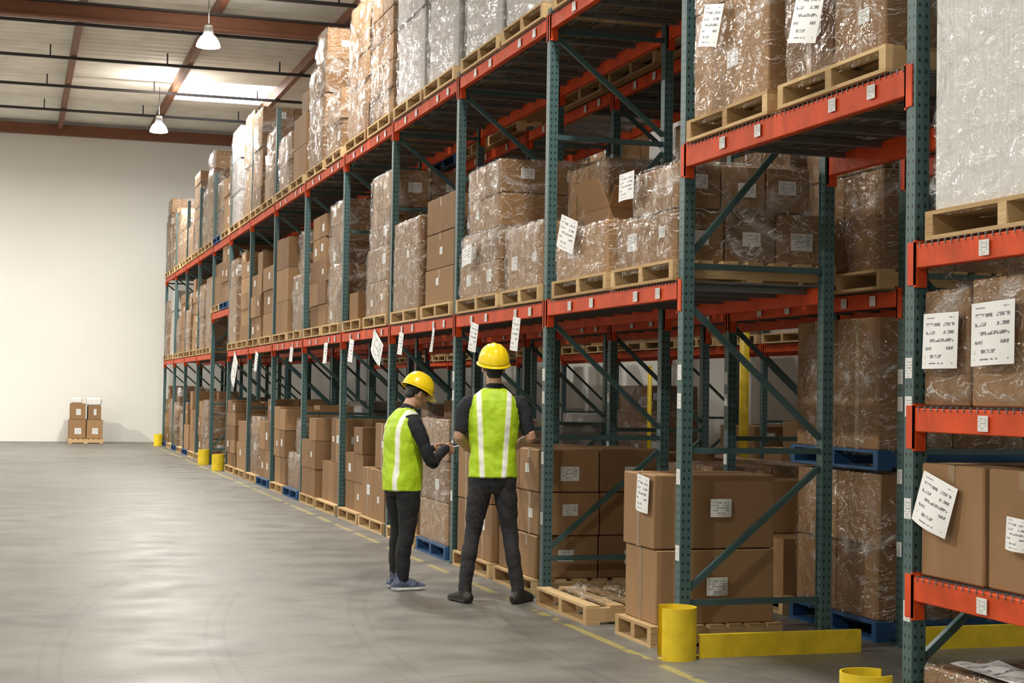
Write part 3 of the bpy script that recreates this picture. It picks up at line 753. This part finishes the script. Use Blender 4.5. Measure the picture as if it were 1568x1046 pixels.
def hand(name,parent,W,X,Y,Z,curl=35,s=1.0):
    X=Vector(X).normalized(); Y=Vector(Y).normalized(); Z=Vector(Z).normalized()
    Y=(Y-X*Y.dot(X)).normalized(); Zc=X.cross(Y)
    if Zc.dot(Z)<0: Zc=-Zc
    W=Vector(W)
    Mx=Matrix(((X[0]*s,Y[0]*s,Zc[0]*s,W[0]),(X[1]*s,Y[1]*s,Zc[1]*s,W[1]),(X[2]*s,Y[2]*s,Zc[2]*s,W[2]),(0,0,0,1)))
    b=PB()
    b.tube([(0,-.03,0),(0,.0,0),(0,.035,0),(0,.07,0),(0,.09,0)],[(.024,.019),(.026,.019),(.036,.017),(.041,.014),(.038,.012)],'skin',ref=(1,0,0),Mx=Mx)
    for i,(x,L,y0) in enumerate(((.031,.072,.088),(.0105,.082,.092),(-.0105,.075,.09),(-.031,.058,.082))):
        p=Vector((x,y0-.015,0)); pts=[p.copy()]; a=math.radians(8)
        p=p+Vector((0,.018,0)); pts.append(p.copy())
        for fr in (.45,.31,.24):
            a+=math.radians(curl); d=Vector((x*.6*(1 if curl<30 else .2),math.cos(a),-math.sin(a))).normalized(); p=p+d*L*fr; pts.append(p.copy())
        b.tube(pts,[.0092,.0092,.0088,.0080,.0066],'skin',seg=12,ref=(1,0,0),Mx=Mx,sub=2)
    b.tube([(.022,.015,-.003),(.040,.040,-.010),(.052,.066,-.018),(.052,.092,-.026)],[.014,.012,.0102,.0085],'skin',seg=12,ref=(0,0,1),Mx=Mx,sub=2)
    return b.build(name,.0026,parent,smooth=2)
def headparts(b,Mh):
    b.ell((0,0,.025),(.074,.092,.098),'skin',Mh); b.ell((0,.03,-.045),(.056,.062,.062),'skin',Mh); b.ell((0,.066,-.088),(.024,.02,.017),'skin',Mh)
    b.tube([(0,.088,.018),(0,.104,-.008),(0,.112,-.024)],[.008,.011,.014],'skin',Mx=Mh,seg=10)
    b.ell((0,.096,-.028),(.018,.012,.009),'skin',Mh)
    b.ell((0,.088,-.053),(.024,.010,.0065),'lips',Mh); b.ell((0,.087,-.062),(.020,.010,.006),'lips',Mh)
    b.ell((0,.083,.030),(.055,.012,.009),'skin',Mh)
    for sx in (-1,1):
        b.ell((sx*.077,-.002,-.005),(.010,.020,.032),'skin',Mh); b.ell((sx*.035,.072,-.02),(.02,.018,.016),'skin',Mh)
        b.ell((sx*.032,.094,.032),(.019,.005,.004),'hair',Mh)
    b.ell((0,-.026,.040),(.080,.080,.090),'hair',Mh); b.ell((0,-.056,-.02),(.060,.038,.048),'hair',Mh)
def eyes(parent,Mh,glasses):
    b=MB()
    def sph(c,r,k):
        n=len(b.v); c=Vector(c)
        for i in range(1,8):
            for j in range(12):
                a=math.pi*i/8; t=2*math.pi*j/12; b.v.append(tuple(Mh@(c+Vector((r*math.sin(a)*math.cos(t),r*math.sin(a)*math.sin(t),r*math.cos(a))))))
        for i in range(6):
            for j in range(12): b.face([n+i*12+j,n+(i+1)*12+j,n+(i+1)*12+(j+1)%12,n+i*12+(j+1)%12],k,sm=True)
    for sx in (-1,1):
        sph((sx*.032,.083,.008),.0105,'eye'); sph((sx*.032,.0905,.008),.0048,'glass')
    b.build('eyes',parent)
    if glasses:
        b=MB()
        for sx in (-1,1):
            pr=None
            for i in range(17):
                t=2*math.pi*i/16; p=Mh@Vector((sx*.033+.024*math.cos(t),.112,.005+.018*math.sin(t)))
                if pr is not None: b.cyl(pr,p,.0018,.0018,'glass',6)
                pr=p
            b.cyl(Mh@Vector((sx*.057,.112,.01)),Mh@Vector((sx*.084,.0,.01)),.002,.002,'glass',6)
        b.cyl(Mh@Vector((-.01,.113,.008)),Mh@Vector((.01,.113,.008)),.0018,.0018,'glass',6)
        b.build('spectacles',parent)
def hardhat(parent,Mh,s=1.0):
    b=MB(); seg=56; rows=16; rx,ry,h=.112*s,.137*s,.135*s; z0=.042; base=len(b.v)
    for r in range(rows):
        a=math.pi/2*r/(rows-1)*.985; cr=math.cos(a)**.8; sz=math.sin(a)
        for i in range(seg):
            t=2*math.pi*i/seg; x=rx*cr*math.cos(t); y=ry*cr*math.sin(t)-.006; z=z0+h*sz
            rd=.007*math.exp(-(x/.018)**2)*min(1,sz*2)+.004*math.exp(-((abs(x)-.045)/.01)**2)*min(1,sz*1.5)
            z+=rd*sz; y+=rd*(1-sz)*math.sin(t)*.5
            b.v.append(tuple(Mh@Vector((x,y,z))))
    for r in range(rows-1):
        for i in range(seg): b.face([base+r*seg+i,base+r*seg+(i+1)%seg,base+(r+1)*seg+(i+1)%seg,base+(r+1)*seg+i],'hat',sm=True)
    b.face([base+(rows-1)*seg+i for i in range(seg)],'hat',.5,[(0,0)]*seg,sm=True)
    n0=len(b.v)
    for q in range(4):
        for i in range(seg):
            t=2*math.pi*i/seg; f=max(0,math.sin(t)); e=(.010+.045*f**2)*q/3 if q<3 else (.010+.045*f**2)
            dz=-.004*min(q,2)-.012*f**2*min(q,2)/2-(.006 if q==3 else 0)
            b.v.append(tuple(Mh@Vector(((rx+e)*math.cos(t),(ry+e)*math.sin(t)-.006,z0+dz))))
    for q in range(3):
        for i in range(seg): b.face([n0+q*seg+i,n0+q*seg+(i+1)%seg,n0+(q+1)*seg+(i+1)%seg,n0+(q+1)*seg+i],'hat',sm=True)
    o=b.build('hard_hat',parent,recalc=True)
    sd=o.modifiers.new('t','SOLIDIFY'); sd.thickness=.003
    b=MB(); n=len(b.v)
    for zz in (.02,.045):
        for i in range(32):
            t=2*math.pi*i/32; b.v.append(tuple(Mh@Vector((.083*math.cos(t),.101*math.sin(t)-.006,zz))))
    for i in range(32): b.face([n+i,n+(i+1)%32,n+32+(i+1)%32,n+32+i],'glass',sm=True)
    b.build('hat_band',parent,recalc=False)
def empty(name,loc,heading):
    e=bpy.data.objects.new(name,None); COL.objects.link(e); e.location=loc; e.rotation_euler=(0,0,-math.radians(heading)); return e
def shoe(b,x,y,toe,k,s=1.0):
    Mx=Matrix.Translation((x,y,0))@Matrix.Rotation(-math.radians(toe),4,'Z')@Matrix.Scale(s,4)
    b.tube([(0,-.055,.035),(0,0,.048),(0,.07,.042),(0,.13,.032),(0,.175,.026)],[(.036,.040),(.041,.052),(.046,.042),(.048,.032),(.036,.024)],k,ref=(1,0,0),Mx=Mx)
    b.tube([(0,-.05,.012),(0,.05,.012),(0,.12,.012),(0,.18,.012)],[(.038,.014),(.040,.014),(.049,.014),(.036,.014)],k,ref=(1,0,0),Mx=Mx)
    b.tube([(0,-.008,.05),(0,-.01,.13)],[(.045,.052),(.042,.048)],k,ref=(1,0,0),Mx=Mx)

M['vest1']=vestmat('hi_vis_vest_a',.115,.078,.92,1.56,.017)
W1=empty('warehouse_worker',(3.36,11.2,0),15)
b=PB()
b.loft([(.84,0,0,.155,.11),(.92,0,0,.172,.122),(1.02,0,0,.160,.112),(1.12,0,0,.152,.106),(1.30,0,.0,.175,.118),(1.42,0,0,.190,.112),(1.49,0,-.005,.155,.092),(1.54,0,-.008,.09,.07)],'shirt')
b.tube([(0,-.01,1.50),(0,-.005,1.56)],[.068,.064],'shirt')
b.tube([(0,-.005,1.56),(0,.005,1.66)],[.056,.054],'skin')
b.loft([(.915,0,0,.182,.142),(1.0,0,0,.176,.138),(1.12,0,0,.170,.132),(1.30,0,0,.186,.140),(1.40,0,0,.186,.136),(1.47,0,-.006,.168,.118),(1.515,0,-.01,.135,.092),(1.55,0,-.012,.09,.07)],'vest1')
b.loft([(.80,0,0,.12,.09),(.86,0,0,.160,.115),(.93,0,0,.168,.12)],'pants')
for sx,kx,fx,ky in ((-1,-.145,-.19,.02),(1,.14,.20,.015)):
    b.tube([(sx*.085,0,.90),(sx*.10,.01,.76),(kx*.95,ky+.01,.50),(kx*1.12,-.01,.34),(fx,-.015,.10)],[(.094,.108),(.086,.098),(.060,.066),(.057,.064),(.047,.052)],'pants')
    shoe(b,fx,-.01,sx*28,'boot',1.08)
for sx,el,wr in ((-1,(-.250,-.02,1.20),(-.18,.21,1.11)),(1,(.272,-.02,1.205),(.17,.22,1.13))):
    sh=Vector((sx*.175,-.005,1.445)); e=Vector(el); w=Vector(wr)
    b.tube([sh,sh.lerp(e,.25)+Vector((sx*.02,0,.01)),sh.lerp(e,.8)],[.064,.058,.052],'shirt')
    b.tube([sh.lerp(e,.6),e,e.lerp(w,.35),w],[.042,.040,.038,.027],'skin')
Mh=Matrix.Translation((-.005,.012,1.705))@Matrix.Rotation(math.radians(6),4,'Z')@Matrix.Rotation(math.radians(14),4,'X')
headparts(b,Mh)
b.build('body',.0045,W1,smooth=4,clamp=True,rule=lambda k,c: k)
eyes(W1,Mh,False); hardhat(W1,Mh,1.03)
hand('hand_left',W1,(-.18,.21,1.11),(.25,-.1,.95),(.75,.65,.0),(-.7,.6,.0),curl=38)
hand('hand_right',W1,(.17,.22,1.13),(-.25,-.1,.95),(-.65,.75,.0),(.7,.6,.0),curl=38)
b=MB(); Mx=Matrix.Translation((-.01,.31,1.135))@Matrix.Rotation(math.radians(25),4,'X')
b.box(-.115,.115,-.10,.16,-.003,.0,'glass',Mx=Mx,ch=.001); b.box(-.105,.105,-.09,.14,.0005,.003,'white',Mx=Mx); b.box(-.05,.05,.135,.158,.0005,.012,'grey',Mx=Mx); b.build('clipboard',W1)

M['vest2']=vestmat('hi_vis_vest_b',.105,.10,.76,1.40,.017)
W2=empty('warehouse_worker',(2.90,12.1,0),72)
b=PB()
b.loft([(.78,0,0,.14,.115),(.86,0,0,.155,.125),(1.0,0,0,.145,.112),(1.15,0,.005,.158,.115),(1.26,0,.01,.172,.108),(1.33,0,.012,.148,.09),(1.38,0,.02,.085,.07)],'shirt')
b.tube([(0,.02,1.34),(0,.04,1.385)],[.062,.060],'shirt')
b.tube([(0,.035,1.38),(0,.085,1.47)],[.052,.050],'skin')
b.loft([(.765,0,0,.165,.150),(.86,0,0,.166,.150),(1.0,0,.0,.160,.140),(1.15,0,.0,.168,.138),(1.25,0,.006,.166,.130),(1.31,0,.01,.150,.110),(1.355,0,.012,.12,.085),(1.385,0,.015,.085,.066)],'vest2')
b.loft([(.72,0,0,.11,.10),(.78,0,0,.145,.12),(.86,0,0,.15,.125)],'pants2')
for sx,ky,fy in ((-1,.035,.02),(1,.0,-.045)):
    b.tube([(sx*.078,0,.82),(sx*.083,.01,.68),(sx*.09,ky,.46),(sx*.092,(ky+fy)/2-.01,.30),(sx*.095,fy,.09)],[(.086,.108),(.083,.098),(.062,.068),(.057,.063),(.050,.056)],'pants2')
    shoe(b,sx*.095,fy,sx*8,'sneaker',1.0)
for sx,el,wr in ((-1,(-.215,.15,1.0),(-.10,.35,1.085)),(1,(.225,.12,.985),(.10,.34,1.09))):
    sh=Vector((sx*.155,.01,1.28)); e=Vector(el); w=Vector(wr)
    b.tube([sh,sh.lerp(e,.3)+Vector((sx*.02,-.005,.0)),e,e.lerp(w,.3),e.lerp(w,.93)],[.062,.056,.045,.045,.034],'shirt')
    b.tube([e.lerp(w,.7),w],[.028,.026],'skin')
Mh=Matrix.Translation((0,.115,1.505))@Matrix.Rotation(math.radians(-26),4,'X')@Matrix.Scale(.95,4)
headparts(b,Mh)
b.build('body',.0045,W2,smooth=4,clamp=True,rule=lambda k,c: 'sole' if (k=='sneaker' and c.z<.028) else k)
eyes(W2,Mh,True); hardhat(W2,Mh,1.03)
hand('hand_right',W2,(.10,.34,1.09),(-.25,.1,.95),(-.35,.92,.02),(.9,.3,.2),curl=42,s=.95)
hand('hand_left',W2,(-.10,.35,1.085),(.25,.1,.95),(.35,.92,.02),(-.9,.3,.2),curl=42,s=.95)
b=MB(); Mx=Matrix.Translation((0,.44,1.10))@Matrix.Rotation(math.radians(12),4,'X')
b.box(-.085,.085,-.065,.075,-.005,.004,'white',Mx=Mx,ch=.002); b.box(-.075,.075,-.055,.065,.0042,.005,'screen',Mx=Mx); b.build('tablet',W2)

# ---------------- world / camera ----------------
w=bpy.data.worlds.new('world'); S.world=w; w.use_nodes=True
w.node_tree.nodes['Background'].inputs[0].default_value=(.8,.85,1,1); w.node_tree.nodes['Background'].inputs[1].default_value=.3
cam=bpy.data.cameras.new('camera'); co=bpy.data.objects.new('camera',cam); COL.objects.link(co)
cam.sensor_width=36; cam.lens=36*2450/1568
th=math.radians(17.32); pitch=math.radians(1.82); roll=math.radians(.9)
R=Matrix.Rotation(-th,4,'Z')@Matrix.Rotation(math.pi/2+pitch,4,'X')@Matrix.Rotation(roll,4,'Z')
co.matrix_world=Matrix.Translation((0,0,H))@R
cam.clip_end=200
S.camera=co
